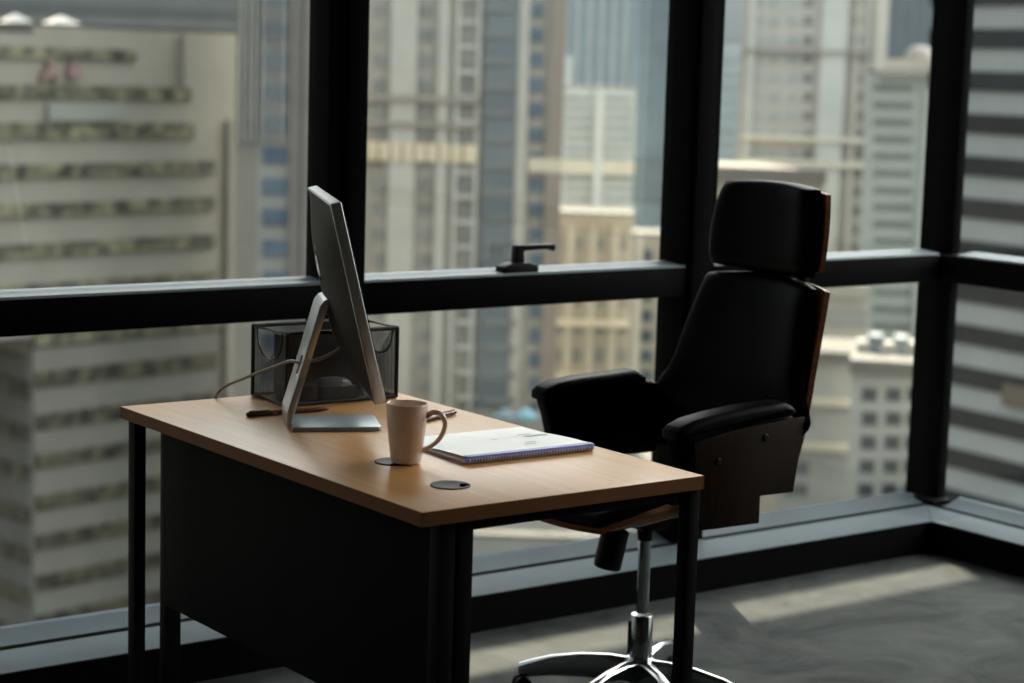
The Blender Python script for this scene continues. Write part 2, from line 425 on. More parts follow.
# ------------------------------------------------------------------ pens
def pen(name, label, p, q, r, cap):
    p, q = Vector(p), Vector(q); d = q-p; L = d.length
    o = thing(name, label, 'pen', (p.x, p.y, DZ), math.atan2(d.y, d.x))
    mx = Matrix.Translation((0, 0, r)) @ Matrix.Rotation(PI/2, 4, 'Y')
    MB().lathe([(0, 0), (r*.8, .0005), (r, .004), (r, L*.84), (r*.72, L*.95), (r*.25, L), (0, L)], 16, mx).build('barrel', M['pen'], o)
    MB().lathe([(r*1.06, cap), (r*1.12, cap+.001), (r*1.12, cap+.008), (r*1.06, cap+.009)], 16, mx).build('ring', M['pentip'], o)
    MB().box(.006, .05, -.0016, .0016, 2*r-.0004, 2*r+.0022, .0006).build('clip', M['pentip'], o)
    return o
pen('ballpoint_pen', 'dark red pen lying behind the computer stand', (.166, .874, 0), (.346, .858, 0), .0050, .055)
pen('ballpoint_pen', 'dark brown pen lying behind the mug handle', (.556, .709, 0), (.418, .650, 0), .0048, .012)

# ------------------------------------------------------------------ all-in-one computer
yc = R(-25.5)
pc = thing('desktop_computer', 'slim silver all-in-one computer seen from behind on its bent metal stand', 'computer', (.290, .735, DZ), yc)
T = R(13.5); PW, PH, PT = .468, .382, .023
pm = Matrix.Translation((.0235, 0, .267)) @ Matrix.Rotation(-T, 4, 'Y')   # local x = screen normal
MB().box(-PT, -.002, -PW/2, PW/2, -PH/2, PH/2, .0035, pm, 3).build('housing', M['alu'], pc)
MB().box(-.0025, .0, -PW/2+.003, PW/2-.003, -PH/2+.075, PH/2-.003, .0008, pm).build('screen', M['screen'], pc)
MB().box(-.0025, .0, -PW/2+.003, PW/2-.003, -PH/2+.003, -PH/2+.074, .0008, pm).build('chin_panel', M['alu'], pc)
def backd(y, z):
    a, b = min(1, abs(y)/(PW/2-.004)), min(1, abs(z)/(PH/2-.004))
    return PT + .030*(1-a**2.6)*(1-b**3.2)
def backP(u, v):
    y, z = u*(PW/2-.004), v*(PH/2-.004)
    return pm @ Vector((-backd(y, z), y, z))
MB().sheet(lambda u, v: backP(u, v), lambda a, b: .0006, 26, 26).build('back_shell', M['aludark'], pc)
# emblem on the back: fruit with a bite and a leaf
def flat(poly, nm, m, par, off=.0014):
    t = MB(); vs = [t.bm.verts.new(pm @ Vector((-backd(y, z)-off, y, z))) for y, z in poly]
    f = t.bm.faces.new(vs); bmesh.ops.triangulate(t.bm, faces=[f]); return t.build(nm, m, par)
ap = []
for k in range(48):
    q = 2*PI*k/48; r = .030*(1-.13*math.cos(2*q-PI)*.6)
    y, z = r*math.cos(q)*.92, r*math.sin(q)
    if abs(math.cos(q)) < .35: z -= .006*(1 if z > 0 else -.5)*(1-abs(math.cos(q))/.35)
    if y < -.017 and abs(z-.004) < .016:
        y = -.027+.012*math.sqrt(max(0, 1-((z-.004)/.016)**2))
    ap.append((y, z+.055))
em = flat(ap, 'emblem', M['emblem'], pc)
flat([(0, .0875), (-.003, .096), (-.010, .103), (-.0115, .095), (-.007, .089)], 'emblem_leaf', M['emblem'], em)
MB().box(-PT-.0022, -PT+.001, -PW/2+.03, PW/2-.03, PH/2-.028, PH/2-.024, .0005, pm).build('vent_slot', M['gasket'], pc)
# stand: arm leaning forward to the back of the screen, then the flat foot
sx = -.098
armv = [(sx, .0), (sx-.004, .006), (sx-.0035, .03), (sx+.062, .252), (sx+.074, .258), (sx+.078, .248), (sx+.0095, .012), (sx+.012, .0075)]
SW = .076
st = MB()
def stand_prism(poly, y0, y1, bev): st.prism(poly, 'y', max(y0, -.056), min(y1, .068), bev)
slot0, slot1 = .098, .136
lo = lambda z: sx-.0035+(z-.03)*(.0655/.222); hi = lambda z: sx+.0060+(z-.012)*(.0685/.236)
stand_prism([(sx+.001, 0), (sx-.004, .006), (sx-.0035, .03), (lo(slot0), slot0), (hi(slot0), slot0), (sx+.006, .012), (sx+.009, .0085), (sx+.009, 0)], -SW, SW, .0015)
stand_prism([(lo(slot0), slot0), (lo(slot1), slot1), (hi(slot1), slot1), (hi(slot0), slot0)], -SW, -.030, 0)
stand_prism([(lo(slot0), slot0), (lo(slot1), slot1), (hi(slot1), slot1), (hi(slot0), slot0)], .006, SW, 0)
stand_prism([(lo(slot1), slot1), (sx+.056, .238), (sx+.064, .249), (sx+.078, .254), (sx+.081, .243), (sx+.072, .236), (hi(slot1), slot1)], -SW, SW, .0015)
st.build('stand_arm', M['alu'], pc)
ft = MB()
ft.prism([(sx+.004, -.090), (.066, -.090), (.074, -.087), (.079, -.079), (.079, .038), (.074, .046), (.066, .049), (sx+.004, .049)], 'z', 0, .0085, .002, None, 3)
M['foot'] = mat('satin_aluminium_foot', (0.27, 0.33, 0.36), 0.4, metal=0.6, var=0.03, scale=30)
ft.build('stand_foot', M['foot'], pc)
cb = MB().tube(smooth_path([(.216, 1.103, .742), (.219, 1.096, .758), (.224, 1.078, .775), (.231, 1.02, .799), (.233, .90, .840), (.226, .81, .867), (.225, .765, .871), (.262, .745, .880), (.300, .728, .905), (.305, .722, .93)], 8), .0033, 10)
inv = (Matrix.Translation(pc.location) @ Matrix.Rotation(yc, 4, 'Z')).inverted()
bmesh.ops.transform(cb.bm, matrix=inv, verts=cb.bm.verts)
tag(cb.build('power_cord', M['cable'], pc), 'thin grey power cord')

# ------------------------------------------------------------------ wire basket and its contents
bx0, bx1, by0, by1, bh = .288, .552, .936, 1.084, .150
bk = thing('wire_basket', 'black wire mesh desk basket with scooped sides behind the computer', 'basket', (bx0+.004, by0, DZ+.0005), R(-1.5))
W_, D_ = bx1-bx0, by1-by0
def wall_panel(poly3, nm):
    t = MB(); f = t.bm.faces.new([t.bm.verts.new(v) for v in poly3]); bmesh.ops.triangulate(t.bm, faces=[f]); return t.build(nm, M['mesh'], bk)
zb = .002
wall_panel([(0, 0, zb), (W_, 0, zb), (W_, 0, bh), (0, 0, bh)], 'front_mesh')
wall_panel([(0, D_, zb), (W_, D_, zb), (W_, D_, bh), (0, D_, bh)], 'back_mesh')
wall_panel([(0, 0, zb), (W_, 0, zb), (W_, D_, zb), (0, D_, zb)], 'bottom_mesh')
uc = [(D_/2+.054*math.cos(PI*k/16), bh-.062*math.sin(PI*k/16)**.8) for k in range(17)]
for X in (0, W_):
    wall_panel([(X, 0, zb), (X, D_, zb), (X, D_, bh)]+[(X, y, z) for y, z in uc]+[(X, 0, bh)], 'side_mesh')
rods = MB()
rr = .0042
rods.tube([(0, 0, bh), (W_, 0, bh), (W_, D_, bh), (0, D_, bh)], rr, 8, closed=True)
for z in (rr,): rods.tube([(0, 0, z), (W_, 0, z), (W_, D_, z), (0, D_, z)], rr, 8, closed=True)
for x, y in ((0, 0), (W_, 0), (W_, D_), (0, D_)): rods.tube([(x, y, rr), (x, y, bh)], rr, 8)
rods.build('wire_frame', M['rod'], bk)
for X in (0, W_):
    MB().tube([(X, y, z) for y, z in uc], .0022, 8).build('scoop_wire', M['rod'], bk)
bd = thing('ring_binder', 'black binder standing against the back of the wire basket', 'binder', (.338, 1.030, DZ+.006))
MB().box(0, .205, 0, .040, 0, .128, .002).build('cover', M['binder'], bd)
MB().box(.004, .202, .006, .034, .120, .1285).build('paper_edges', M['greybox'], bd)
b1 = thing('small_box', 'dark brown box at the front of the wire basket', 'box', (.304, .946, DZ+.006))
MB().box(0, .068, 0, .055, 0, .030, .002).build('box_body', M['boxbrown'], b1)
MB().box(-.001, .069, -.001, .056, .030, .036, .0015).build('box_lid', M['boxbrown'], b1)
b2 = thing('tape_dispenser', 'smoky grey domed tape case on a grey base in the wire basket', 'tape case', (.384, .946, DZ+.006))
MB().box(0, .085, 0, .060, 0, .026, .003).build('base', M['greybox'], b2)
MB().lathe([(0, .016), (.014, .0155), (.030, .013), (.040, .007), (.044, 0), (0, 0)], 32, Matrix.Translation((.040, .030, .026)) @ Matrix.Diagonal((1.05, .66, 1, 1))).build('domed_cover', M['greydish'], b2)

# ------------------------------------------------------------------ office chair
K = .9506
chair = thing('office_chair', 'tall black leather executive swivel chair with walnut shell beside the desk', 'chair', (1.173, .821, 0), R(177))
def S(x, y, z): return Vector((K*x, K*y, .072+K*z))
def scaled(mb):
    for v in mb.bm.verts: v.co = S(*v.co)
    return mb
prof = lambda s, p: max(0.0, 1-abs(s)**p)**.5
xe = [(.49, -.205), (.52, -.212), (.64, -.246), (.752, -.272), (.87, -.303), (.966, -.328)]      # side edge of the shell
hws = [(.49, .262), (.60, .262), (.70, .256), (.80, .247), (.90, .239), (.966, .233)]
def shellP(u, v, z0=.495, z1=.956, wrap=.058):
    z = z0+(v+1)/2*(z1-z0)
    return (interp(z, xe)-.010-wrap*(1-abs(u)**2.2), u*interp(z, hws)+.012, z)
scaled(MB().sheet(lambda u, v: shellP(u, v), lambda a, b: .013, 28, 30, k=.14)).build('back_shell', M['walnut'], chair)
hwl = [(.50, .262), (.60, .262), (.645, .300), (.685, .276), (.715, .252), (.75, .240), (.87, .223), (.955, .212)]
def padP(u, v):
    z = .50+(v+1)/2*(.966-.50)
    return (interp(z, xe)-.050*(1-abs(u)**2.2)+.014, u*interp(z, hwl)+.013, z)
scaled(MB().sheet(padP, lambda a, b: .014+.034*prof(a, 9)*prof(b, 10), 34, 34, k=.22)).build('backrest', M['leather'], chair)
def headP(u, v):
    z = .985+(v+1)/2*(1.180-.985)
    return (-.340-.040*(1-abs(u)**2.4)-.010*(v+1), u*(.214-.010*(v+1)/2)+.002, z)
hs = scaled(MB().sheet(headP, lambda a, b: .012, 24, 16, k=.22)).build('headrest_shell', M['walnut'], chair)
def headL(u, v):
    z = .968+(v+1)/2*(1.194-.968)
    return (-.318-.036*(1-abs(u)**2.4)-.012*(v+1), u*(.206-.020*(v+1)/2)+.006, z)
scaled(MB().sheet(headL, lambda a, b: .014+.036*prof(a, 9)*prof(b, 8), 32, 28, k=.32)).build('headrest', M['leather'], chair)
for s in (-1, 1):
    scaled(MB().box(-.40, -.385, s*.08-.015, s*.08+.015, .90, 1.06, .003)).build('headrest_bracket', M['plastic'], chair)
# seat: walnut bucket tray and a waterfall cushion
def seatO(u, v):
    x = -.165+(u+1)/2*.495; hw = interp(x, [(-.17, .222), (-.08, .250), (.2, .270), (.33, .252)])
    return x, v*hw
def trayP(u, v):
    x, y = seatO(u, v)
    return (x, y, interp(x, [(-.17, .456), (.05, .455), (.20, .449), (.28, .442), (.33, .432)])+interp(x, [(-.17, .02), (.10, .046), (.20, .034), (.30, .004)])*abs(v)**4)
scaled(MB().sheet(trayP, lambda a, b: .011+interp((a+1)/2, [(0, .016), (.72, .022), (.90, .012), (1, .002)])*prof(b, 9)*prof(a, 12), 34, 26, flip=True, k=.42)).build('seat_tray', M['walnut'], chair)
def cushP(u, v):
    x, y, z = trayP(u*.975, v*.955); return (x, y, z+.001)
scaled(MB().sheet(cushP, lambda a, b: .008+.034*prof(a, 5)*prof(b, 6), 34, 26, k=.42)).build('seat', M['leather'], chair)
# arms: inner leather wing with a rolled pad, outer walnut panel with bolts
wing = [(-.215, .49), (-.225, .64), (-.205, .672), (-.135, .688), (0, .686), (.10, .674), (.136, .660), (.142, .644), (.128, .612), (.116, .565), (.104, .49)]
roll = [(-.206, .672), (-.196, .694), (-.165, .706), (-.13, .704), (-.06, .701), (.03, .697), (.10, .690), (.134, .677), (.147, .664), (.147, .652), (.125, .636), (.095, .634), (0, .650), (-.085, .662), (-.17, .672)]
wood = [(-.200, .492), (-.216, .60), (-.226, .668), (-.085, .660), (.0, .650), (.102, .636), (.098, .58), (.092, .470), (.07, .428), (-.100, .428), (-.100, .492)]
for s in (-1, 1):
    mb = MB().prism(wing, 'y', s*.232, s*.286, .014, None, 4)
    mb.prism([(p+(.032 if s < 0 and p < -.16 else .016 if s < 0 and p < -.12 else 0), q-(.009 if s > 0 and p > .05 else .005 if s > 0 and p > 0 else 0)) for p, q in roll], 'y', s*.226, s*.301, .017, None, 5)
    arm = scaled(mb).build('armrest', M['leather'], chair, angle=50)
    wp = scaled(MB().prism(wood, 'y', s*.286, s*.298, .003)).build('arm_panel', M['walnut_shaded'], arm)
    for bx_, bz_ in ((.031, .584), (-.106, .629)):
        scaled(MB().lathe([(0, .004), (.006, .004), (.0085, .002), (.0085, 0), (0, 0)], 16, Matrix.Translation((bx_, s*.298, bz_)) @ Matrix.Rotation(-s*PI/2, 4, 'X'))).build('bolt', M['plastic'], wp)
# mechanism, knob, gas lift
scaled(MB().box(-.16, .10, -.10, .10, .402, .436, .008).prism([(-.05, .402), (.07, .402), (.04, .368), (-.03, .368)], 'y', -.05, .05, .004)).build('tilt_mechanism', M['plastic'], chair)
kn = MB().lathe([(0, 0), (.024, 0), (.030, .004), (.0315, .012), (.0315, .092), (.024, .096), (0, .096)], 28, Matrix.Translation(S(.112, 0, .276)) @ Matrix.Rotation(R(-14), 4, 'Y'))
kn.build('tension_knob', M['plastic'], chair)
zt = .072+K*.372
MB().lathe([(0, .22), (.0145, .22), (.0145, zt), (0, zt)], 28).build('gas_lift', M['chrome'], chair)
MB().lathe([(0, zt-.035), (.017, zt-.035), (.019, zt-.01), (.026, zt+.012), (0, zt+.012)], 28).build('lift_collar', M['plastic'], chair)
MB().lathe([(0, .09), (.0268, .09), (.0262, .213), (.0245, .216), (0, .217)], 32).build('lift_sleeve', M['chrome'], chair)
MB().tube([(.0268, -.012, .12), (.0268, -.012, .20)], .0026, 8).build('sleeve_seam', M['plastic'], chair)
hub = MB().lathe([(0, .070), (.030, .070), (.037, .078), (.037, .106), (.030, .116), (0, .117)], 32).build('base_hub', M['chrome'], chair)
for wa in (131, 198, 250, 294, 32):
    a = R(wa-177); d = Vector((math.cos(a), math.sin(a), 0)); nrm = Vector((-d.y, d.x, 0))
    t = bmesh.new(); rings = []
    stn = [(.024, .113, .052, .016), (.07, .116, .056, .0135), (.14, .112, .056, .0125), (.21, .100, .052, .012), (.26, .084, .044, .0115), (.285, .074, .044, .011)]
    for r, zt_, zb_, w in stn:
        b = d*r
        rings.append([t.verts.new(b+nrm*x+Vector((0, 0, z))) for x, z in ((-w*.7, zb_), (w*.7, zb_), (w, zb_+.008), (w, zt_-.007), (w*.55, zt_-.0015), (0, zt_), (-w*.55, zt_-.0015), (-w, zt_-.007), (-w, zb_+.008))])
    for A, B in zip(rings[:-1], rings[1:]):
        for k in range(9): t.faces.new((A[k], A[(k+1) % 9], B[(k+1) % 9], B[k]))
    t.faces.new(rings[0]); t.faces.new(rings[-1][::-1]); bmesh.ops.recalc_face_normals(t, faces=t.faces)
    mb = MB(); mb.take(t); lg = mb.build('base_leg', M['chrome'], chair)
    cm = Matrix.Translation(d*.276) @ Matrix.Rotation(a+R(25), 4, 'Z')
    cs = MB()
    for s in (-1, 1):
        cs.lathe([(0, -.009), (.019, -.009), (.022, -.005), (.022, .005), (.019, .009), (0, .009)], 24, cm @ Matrix.Translation((0, s*.013, .022)) @ Matrix.Rotation(PI/2, 4, 'X'))
    cs.tube([cm @ Vector((0, 0, .024)), cm @ Vector((0, 0, .062))], .006, 10)
    cs.build('caster', M['plastic'], lg)

# ------------------------------------------------------------------ city outside
GZ = -70.0
struct(MB().box(-900, 1500, 8, 1900, GZ-1, GZ), 'ground', mat('street_paving', srgb(44, 44, 42), 0.9, var=0.15, scale=0.02))
FM = {}
def fm(rgb, var=0.05):
    if rgb not in FM: FM[rgb] = facade_mat('facade_%d_%d_%d' % rgb, tuple(.965*(.74*c+.26*sum(rgb)/3) for c in rgb), var)
    return FM[rgb]
def win_mat(name, dark, light, sx, sz):
    return mat(name, srgb(*dark), 0.5, spec=0.4, var=.5, scale=1.0, stretch=(sx, sx, sz), col2=srgb(*light))

class Facade:
    """a building whose street face crosses the sight line of px at depth D, face heading `head` degrees from north"""
    def __init__(self, name, label, px, D, head, group=None):
        d = ray(px, 66); self.P = CAM+d*(D/FPX)
        self.u = Vector((math.sin(R(head)), math.cos(R(head)), 0)); self.w = Vector((-self.u.y, self.u.x, 0))
        if self.w.dot(FW) < 0: self.w = -self.w
        self.name, self.label, self.root, self.group = name, label, None, group
    def uv(self, x, y):
        d = ray(x, y); t = (self.P-CAM).dot(self.w)/d.dot(self.w); q = CAM+d*t
        return (q-self.P).dot(self.u), q.z
    def rect(self, x0, x1, y0, y1):
        ym = min(max((y0+y1)/2, 20), 420)
        xm = (x0+x1)/2
        return self.uv(x0, ym)[0], self.uv(x1, ym)[0], self.uv(xm, y1)[1], self.uv(xm, y0)[1]
    def mbox(self, mb, u0, u1, z0, z1, w0, w1):
        m = Matrix(((self.u.x, self.w.x, 0, self.P.x), (self.u.y, self.w.y, 0, self.P.y), (0, 0, 1, 0), (0, 0, 0, 1)))
        mb.box(u0, u1, w0, w1, z0, z1, mtx=m)
    def mass(self, x0, x1, ytop, rgb, depth=25, zb=GZ, w0=0.0, nm='walls'):
        u0, u1, _, z1 = self.rect(x0, x1, ytop, ytop)
        if self.root is None:
            b = self.P+self.u*(u0+u1)/2+self.w*depth/2
            self.root = thing(self.name, self.label, 'building', (b.x, b.y, GZ), group=self.group)
        mb = MB(); self.mbox(mb, u0, u1, zb, z1, w0, w0+depth)
        rf = MB(); self.mbox(rf, u0-.05, u1+.05, z1, z1+.25, w0-.05, w0+depth+.05)
        rf.build('roof', fm(ROOF), self.root, world=True)
        return mb.build(nm, fm(rgb), self.root, world=True)
    def part(self, nm, rects, m, out=.3, deep=.3, w0=0.0, parent=None):
        mb = MB()
        for r in rects:
            u0, u1, z0, z1 = self.rect(*r); self.mbox(mb, u0, u1, z0, z1, w0-out, w0+deep)
        return mb.build(nm, m if not isinstance(m, tuple) else fm(m), parent or self.root, world=True)

ribbon = win_mat('ribbon_windows', (34, 36, 34), (112, 110, 88), .7, .6)  # yellowish blotches put lit ceiling lamps into the window colour
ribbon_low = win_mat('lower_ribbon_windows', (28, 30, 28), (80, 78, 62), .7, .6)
ribbon2 = win_mat('dark_ribbon_windows', (18, 22, 24), (34, 38, 40), .2, .5)
bluewin = win_mat('blue_windows', (62, 78, 94), (88, 102, 114), .2, .3)
greywin = win_mat('grey_windows', (104, 106, 104), (128, 128, 122), .3, .3)
palewin = win_mat('pale_windows', (138, 146, 146), (156, 162, 160), .3, .3)
SUNLIT_WARM = (212, 198, 168)  # sunlight on the ledges, put into their colour
ROOF = (74, 73, 67)

# 1 cream office block on the left, stepping bands of windows
f = Facade('office_building', 'cream office block with dark ribbon windows and white rooftop tents at far left', 33, 180, 79)
f.mass(33, 262, 30, (132, 129, 116), 14)
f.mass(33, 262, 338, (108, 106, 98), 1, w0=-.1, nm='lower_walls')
f.mass(-130, 33, 30, (132, 129, 116), 14, zb=f.uv(20, 338)[1], nm='walls')
ends = [(52, 12, 135), (92, 14, 190), (131, 17, 193), (171, 14, 213), (210, 14, 213), (250, 14, 214), (290, 14, 214), (330, 14, 215), (370, 16, 215), (411, 15, 213), (449, 14, 212), (489, 15, 212), (527, 15, 212), (566, 15, 212), (604, 15, 212), (642, 15, 212)]
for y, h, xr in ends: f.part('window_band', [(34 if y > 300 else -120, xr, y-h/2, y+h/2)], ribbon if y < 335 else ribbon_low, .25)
f.part('pier', [(223, 231, 120, 640)], (120, 117, 108), .6)
f.part('pier', [(181, 184, 34, 84)], (138, 134, 120), .6)
f.part('sign_board', [(46, 123, 103, 121)], (124, 130, 121), .5)
f.part('sign_mark', [(41, 55, 71, 77), (45, 51, 60, 72), (38, 44, 77, 80), (52, 57, 77, 80)], (134, 104, 98), .6)
f.part('sign_mark', [(66, 78, 66, 78), (69, 75, 61, 67)], (134, 106, 102), .6)
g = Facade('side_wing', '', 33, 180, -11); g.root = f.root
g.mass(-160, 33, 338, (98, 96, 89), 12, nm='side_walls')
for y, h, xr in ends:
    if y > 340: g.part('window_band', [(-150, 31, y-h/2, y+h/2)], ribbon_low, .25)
# tents on its roof
def tent(x0, x1, yt, yb):
    P = [f.uv(x, yb) for x in (x0, x1)]; zt_ = f.uv((x0+x1)/2, yt)[1]; zr = f.uv((x0+x1)/2, 30)[1]; ze = P[0][1]
    uc_ = (P[0][0]+P[1][0])/2; hw = (P[1][0]-P[0][0])/2
    c = f.P+f.u*uc_+f.w*6
    hd = hw*.5
    o = thing('canopy_tent', 'white peaked canopy tent on the roof, %s' % ('at the left frame edge' if x0 < 50 else 'second from the left frame edge'), 'tent', (c.x, c.y, zr+.3), group='roof tents')
    mb = MB(); b = mb.bm
    top = b.verts.new((0, 0, zt_-zr+.2)); mid = []
    rim = [b.verts.new((f.u*(sx_*hw)+f.w*(sy_*hd)).to_3d()+Vector((0, 0, ze-zr+.1))) for sx_, sy_ in ((-1, -1), (1, -1), (1, 1), (-1, 1))]
    sk = [b.verts.new(v.co-Vector((0, 0, .5))) for v in rim]
    for k in range(4):
        b.faces.new((rim[k], rim[(k+1) % 4], top)); b.faces.new((sk[k], sk[(k+1) % 4], rim[(k+1) % 4], rim[k]))
    mb.build('canopy', fm((158, 156, 150)), o)
    for sx_, sy_ in ((-1, -1), (1, -1), (1, 1), (-1, 1)):
        q = f.u*(sx_*hw*.96)+f.w*(sy_*hd*.96)
        MB().tube([(q.x, q.y, 0), (q.x, q.y, ze-zr)], .06, 6).build('pole', fm((190, 190, 186)), o)
tent(36, 71, 19, 29); tent(80, 118, 21, 30)
# 2 hazy grey block above its roof
f = Facade('office_building', 'hazy blue grey block rising behind the cream office roof at far left', 120, 330, 117)
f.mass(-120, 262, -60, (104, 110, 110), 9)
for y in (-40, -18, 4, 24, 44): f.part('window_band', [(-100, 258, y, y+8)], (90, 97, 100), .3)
# 3 slab with blue windows
f = Facade('tower_block', 'grey slab tower with a stack of blue windows left of the first mullion', 285, 185, 120)
f.mass(259, 345, -80, (142, 141, 133), 8)
for y in range(-62, 640, 31): f.part('window', [(263, 287, y-8, y+8)], bluewin, .2)
f.mass(237, 259, -80, (130, 127, 114), 1.5, nm='fin_panel')
for x in (242, 249, 255): f.part('fin', [(x-.7, x+.7, -80, 141)], (188, 190, 184), .7)
for x in (266, 274, 282): f.part('fin', [(x-1, x+1, -80, 140)], (176, 178, 174), .9)
f.part('pier', [(288, 299, -80, 640)], (116, 112, 106), .5)
f.part('pier', [(301, 345, -80, 640)], (128, 122, 114), .6)
# 4 residential tower in the middle window
f = Facade('apartment_tower', 'beige apartment tower with white pilasters and a dark blue bay in the middle window', 470, 250, 126)
f.mass(352, 562, -160, (150, 146, 133), 9)
for x0, x1 in ((389, 415), (436, 447), (515, 526)): f.part('pilaster', [(x0, x1, -160, 480)], (172, 170, 158), .8)
f.part('pilaster', [(453, 457, -160, 480), (474, 478, -160, 480)], (180, 180, 170), .8)
f.part('pilaster', [(546, 562, -160, 480)], (138, 126, 112), .8)
for y in range(-140, 480, 25):
    f.part('window', [(373, 386, y-6, y+6)], greywin, .2); f.part('window', [(419, 433, y-6, y+6)], greywin, .2)
    f.part('window', [(458, 473, y-8, y+8)], greywin, .2); f.part('window', [(529, 543, y-7, y+7)], bluewin, .2)
    f.part('spandrel', [(456, 476, y+10, y+14)], (182, 182, 172), .6)
bay_ = f.part('glazed_bay', [(483, 514, -160, 480)], win_mat('bay_glass', (84, 92, 98), (98, 106, 110), .1, .2), 1.2)
for y in range(-150, 480, 26): f.part('bay_band', [(483, 514, y, y+6)], (112, 116, 116), 1.5, parent=bay_)
f.part('ledge', [(356, 480, 96, 102), (356, 480, 122, 127)], (140, 132, 120), 1.2)
f.part('sunlit_balcony_band', [(356, 478, 143, 161)], (214, 198, 164), .9)  # warm colour paints the sun on this band
for k in range(9): f.part('balcony_post', [(366+k*12, 368+k*12, 143, 161)], (150, 134, 110), 1.2)
f.part('sunlit_balcony_band', [(528, 562, 158, 172)], (196, 184, 158), .9)
# 5 striped tower and blue glass tower behind
f = Facade('office_tower', 'tall hazy tower with blue grey vertical stripes in the middle window', 605, 420, 129)
f.mass(564, 640, -200, (178, 186, 185), 9)
for k in range(6): f.part('glass_strip', [(569+k*12, 575.5+k*12, -200, 140)], (118, 136, 146), .5)
f.part('mechanical_stair', [(560, 572, 56, 90)], (196, 202, 200), 1.5)
f = Facade('glass_tower', 'blue glass tower beside the mullion behind the chair', 660, 350, 131)
f.mass(633, 712, -200, (122, 140, 150), 9)
for k in range(8): f.part('glass_strip', [(636+k*9, 640+k*9, -200, 560)], (108, 126, 138), .5)
f.part('sky_lobby', [(633, 700, 160, 200)], (96, 110, 118), .9)
# 6 white mid-rise
f = Facade('apartment_building', 'white mid rise with two stacks of window bands below the striped tower', 598, 330, 129)
f.mass(560, 636, 88, (186, 192, 188), 9)
for y in range(98, 240, 10):
    f.part('window_band', [(566, 592, y-2.4, y+2.4), (604, 632, y-2.4, y+2.4)], palewin, .3)
f.part('sunlit_balcony_band', [(560, 634, 160, 174)], (208, 200, 174), 1.0); f.part('sunlit_balcony_band', [(560, 634, 206, 211)], (208, 200, 176), 1.0)  # sunlit tone painted into both bands
f.part('centre_pilaster', [(594, 602, 88, 240)], (198, 203, 199), 1.2)
# 7 sandy lower block
f = Facade('apartment_building', 'sandy coloured block with two bright ledges behind the window handle', 575, 290, 128)
f.mass(526, 634, 214, (166, 156, 136), 9)
for x in (545, 566, 588, 610): f.part('pilaster', [(x-4, x+4, 225, 560)], (178, 170, 150), .8)
for x in (534, 556, 577, 599, 622):
    for y in range(236, 460, 28): f.part('window', [(x-5, x+5, y, y+14)], greywin, .2)
f.part('ledge', [(526, 634, 319, 325)], SUNLIT_WARM, 1.5); f.part('ledge', [(526, 634, 372, 384)], (196, 184, 158), 1.5)  # bright ledge fronts are coloured as sunlit
f.part('ledge', [(526, 560, 232, 240)], SUNLIT_WARM, 1.5)
f = Facade('apartment_building', 'pale block with a column of grey windows left of the mullion behind the chair', 650, 275, 131)
f.mass(632, 690, 236, (168, 166, 156), 9)
for y in range(250, 480, 20): f.part('window', [(640, 652, y, y+12)], bluewin, .2)
f.part('pilaster', [(632, 638, 236, 560), (655, 660, 236, 560)], (184, 184, 176), .8)
# podium roof under the towers with two market umbrellas
f = Facade('podium', 'pale flat podium roof at the foot of the beige tower under the desk edge', 560, 165, 127)
f.mass(440, 720, 540, (140, 139, 128), 62)
for k, (px, D) in enumerate(((505, 216), (526, 214))):
    d = ray(px, 416); b = CAM+d*(D/FPX); zr = f.uv(580, 540)[1]+.35
    o = thing('market_umbrella', 'turquoise umbrella on the podium, %s of the pair' % ('left' if k == 0 else 'right'), 'umbrella', (b.x, b.y, zr), group='podium umbrellas')
    hh = b.z-zr
    MB().lathe([(0, hh+.9), (.5, hh+.65), (1.3, hh), (1.3, hh-.25), (0, hh+.5)], 8).build('canopy', fm((96, 142, 160) if k else (92, 118, 124)), o)
    MB().tube([(0, 0, 0), (0, 0, hh+.8)], .06, 6).build('pole', fm((150, 150, 146)), o)
# 8 tower in the right window
f = Facade('apartment_tower', 'pale cream gridded apartment tower behind the chair headrest', 800, 260, 135)
f.mass(742, 880, -180, (176, 173, 164), 9)
f.part('pilaster', [(815, 840, -180, 520)], (188, 191, 184), .9); f.part('pilaster', [(848, 853, -180, 520)], (178, 172, 158), .9)
f.part('pilaster', [(742, 750, -180, 520)], (180, 180, 172), .9); f.part('pilaster', [(868, 880, -180, 520)], (190, 186, 172), .9)
for x in (757, 774, 793, 808, 858):
    for y in range(-150, 340, 19): f.part('window', [(x-5, x+5, y-4.5, y+4.5)], greywin if x > 800 else palewin, .2)
f.part('ledge', [(742, 868, 136, 141)], (206, 200, 178), 1.3); f.part('ledge', [(742, 868, 160, 166)], (206, 200, 178), 1.3)  # warm ledge tone includes painted sunlight
f.part('ledge', [(742, 868, 50, 53)], (152, 146, 134), 1.3)
f = Facade('tower_block', 'distant pale blue tower edge just right of the middle mullion', 735, 400, 134)
f.mass(700, 745, 42, (166, 178, 178), 9)
for y in range(56, 320, 14): f.part('window_band', [(702, 744, y, y+6)], (154, 168, 170), .3)
f = Facade('low_building', 'low block with a flat brown roof directly behind the chair headrest', 770, 235, 134)
f.mass(690, 824, 182, (188, 178, 154), 16); f.part('roof_slab', [(688, 826, 167, 181)], (110, 102, 92), 2.0, 12)
for x in range(700, 820, 16): f.part('window', [(x, x+9, 200, 214), (x, x+9, 236, 250)], greywin, .2)
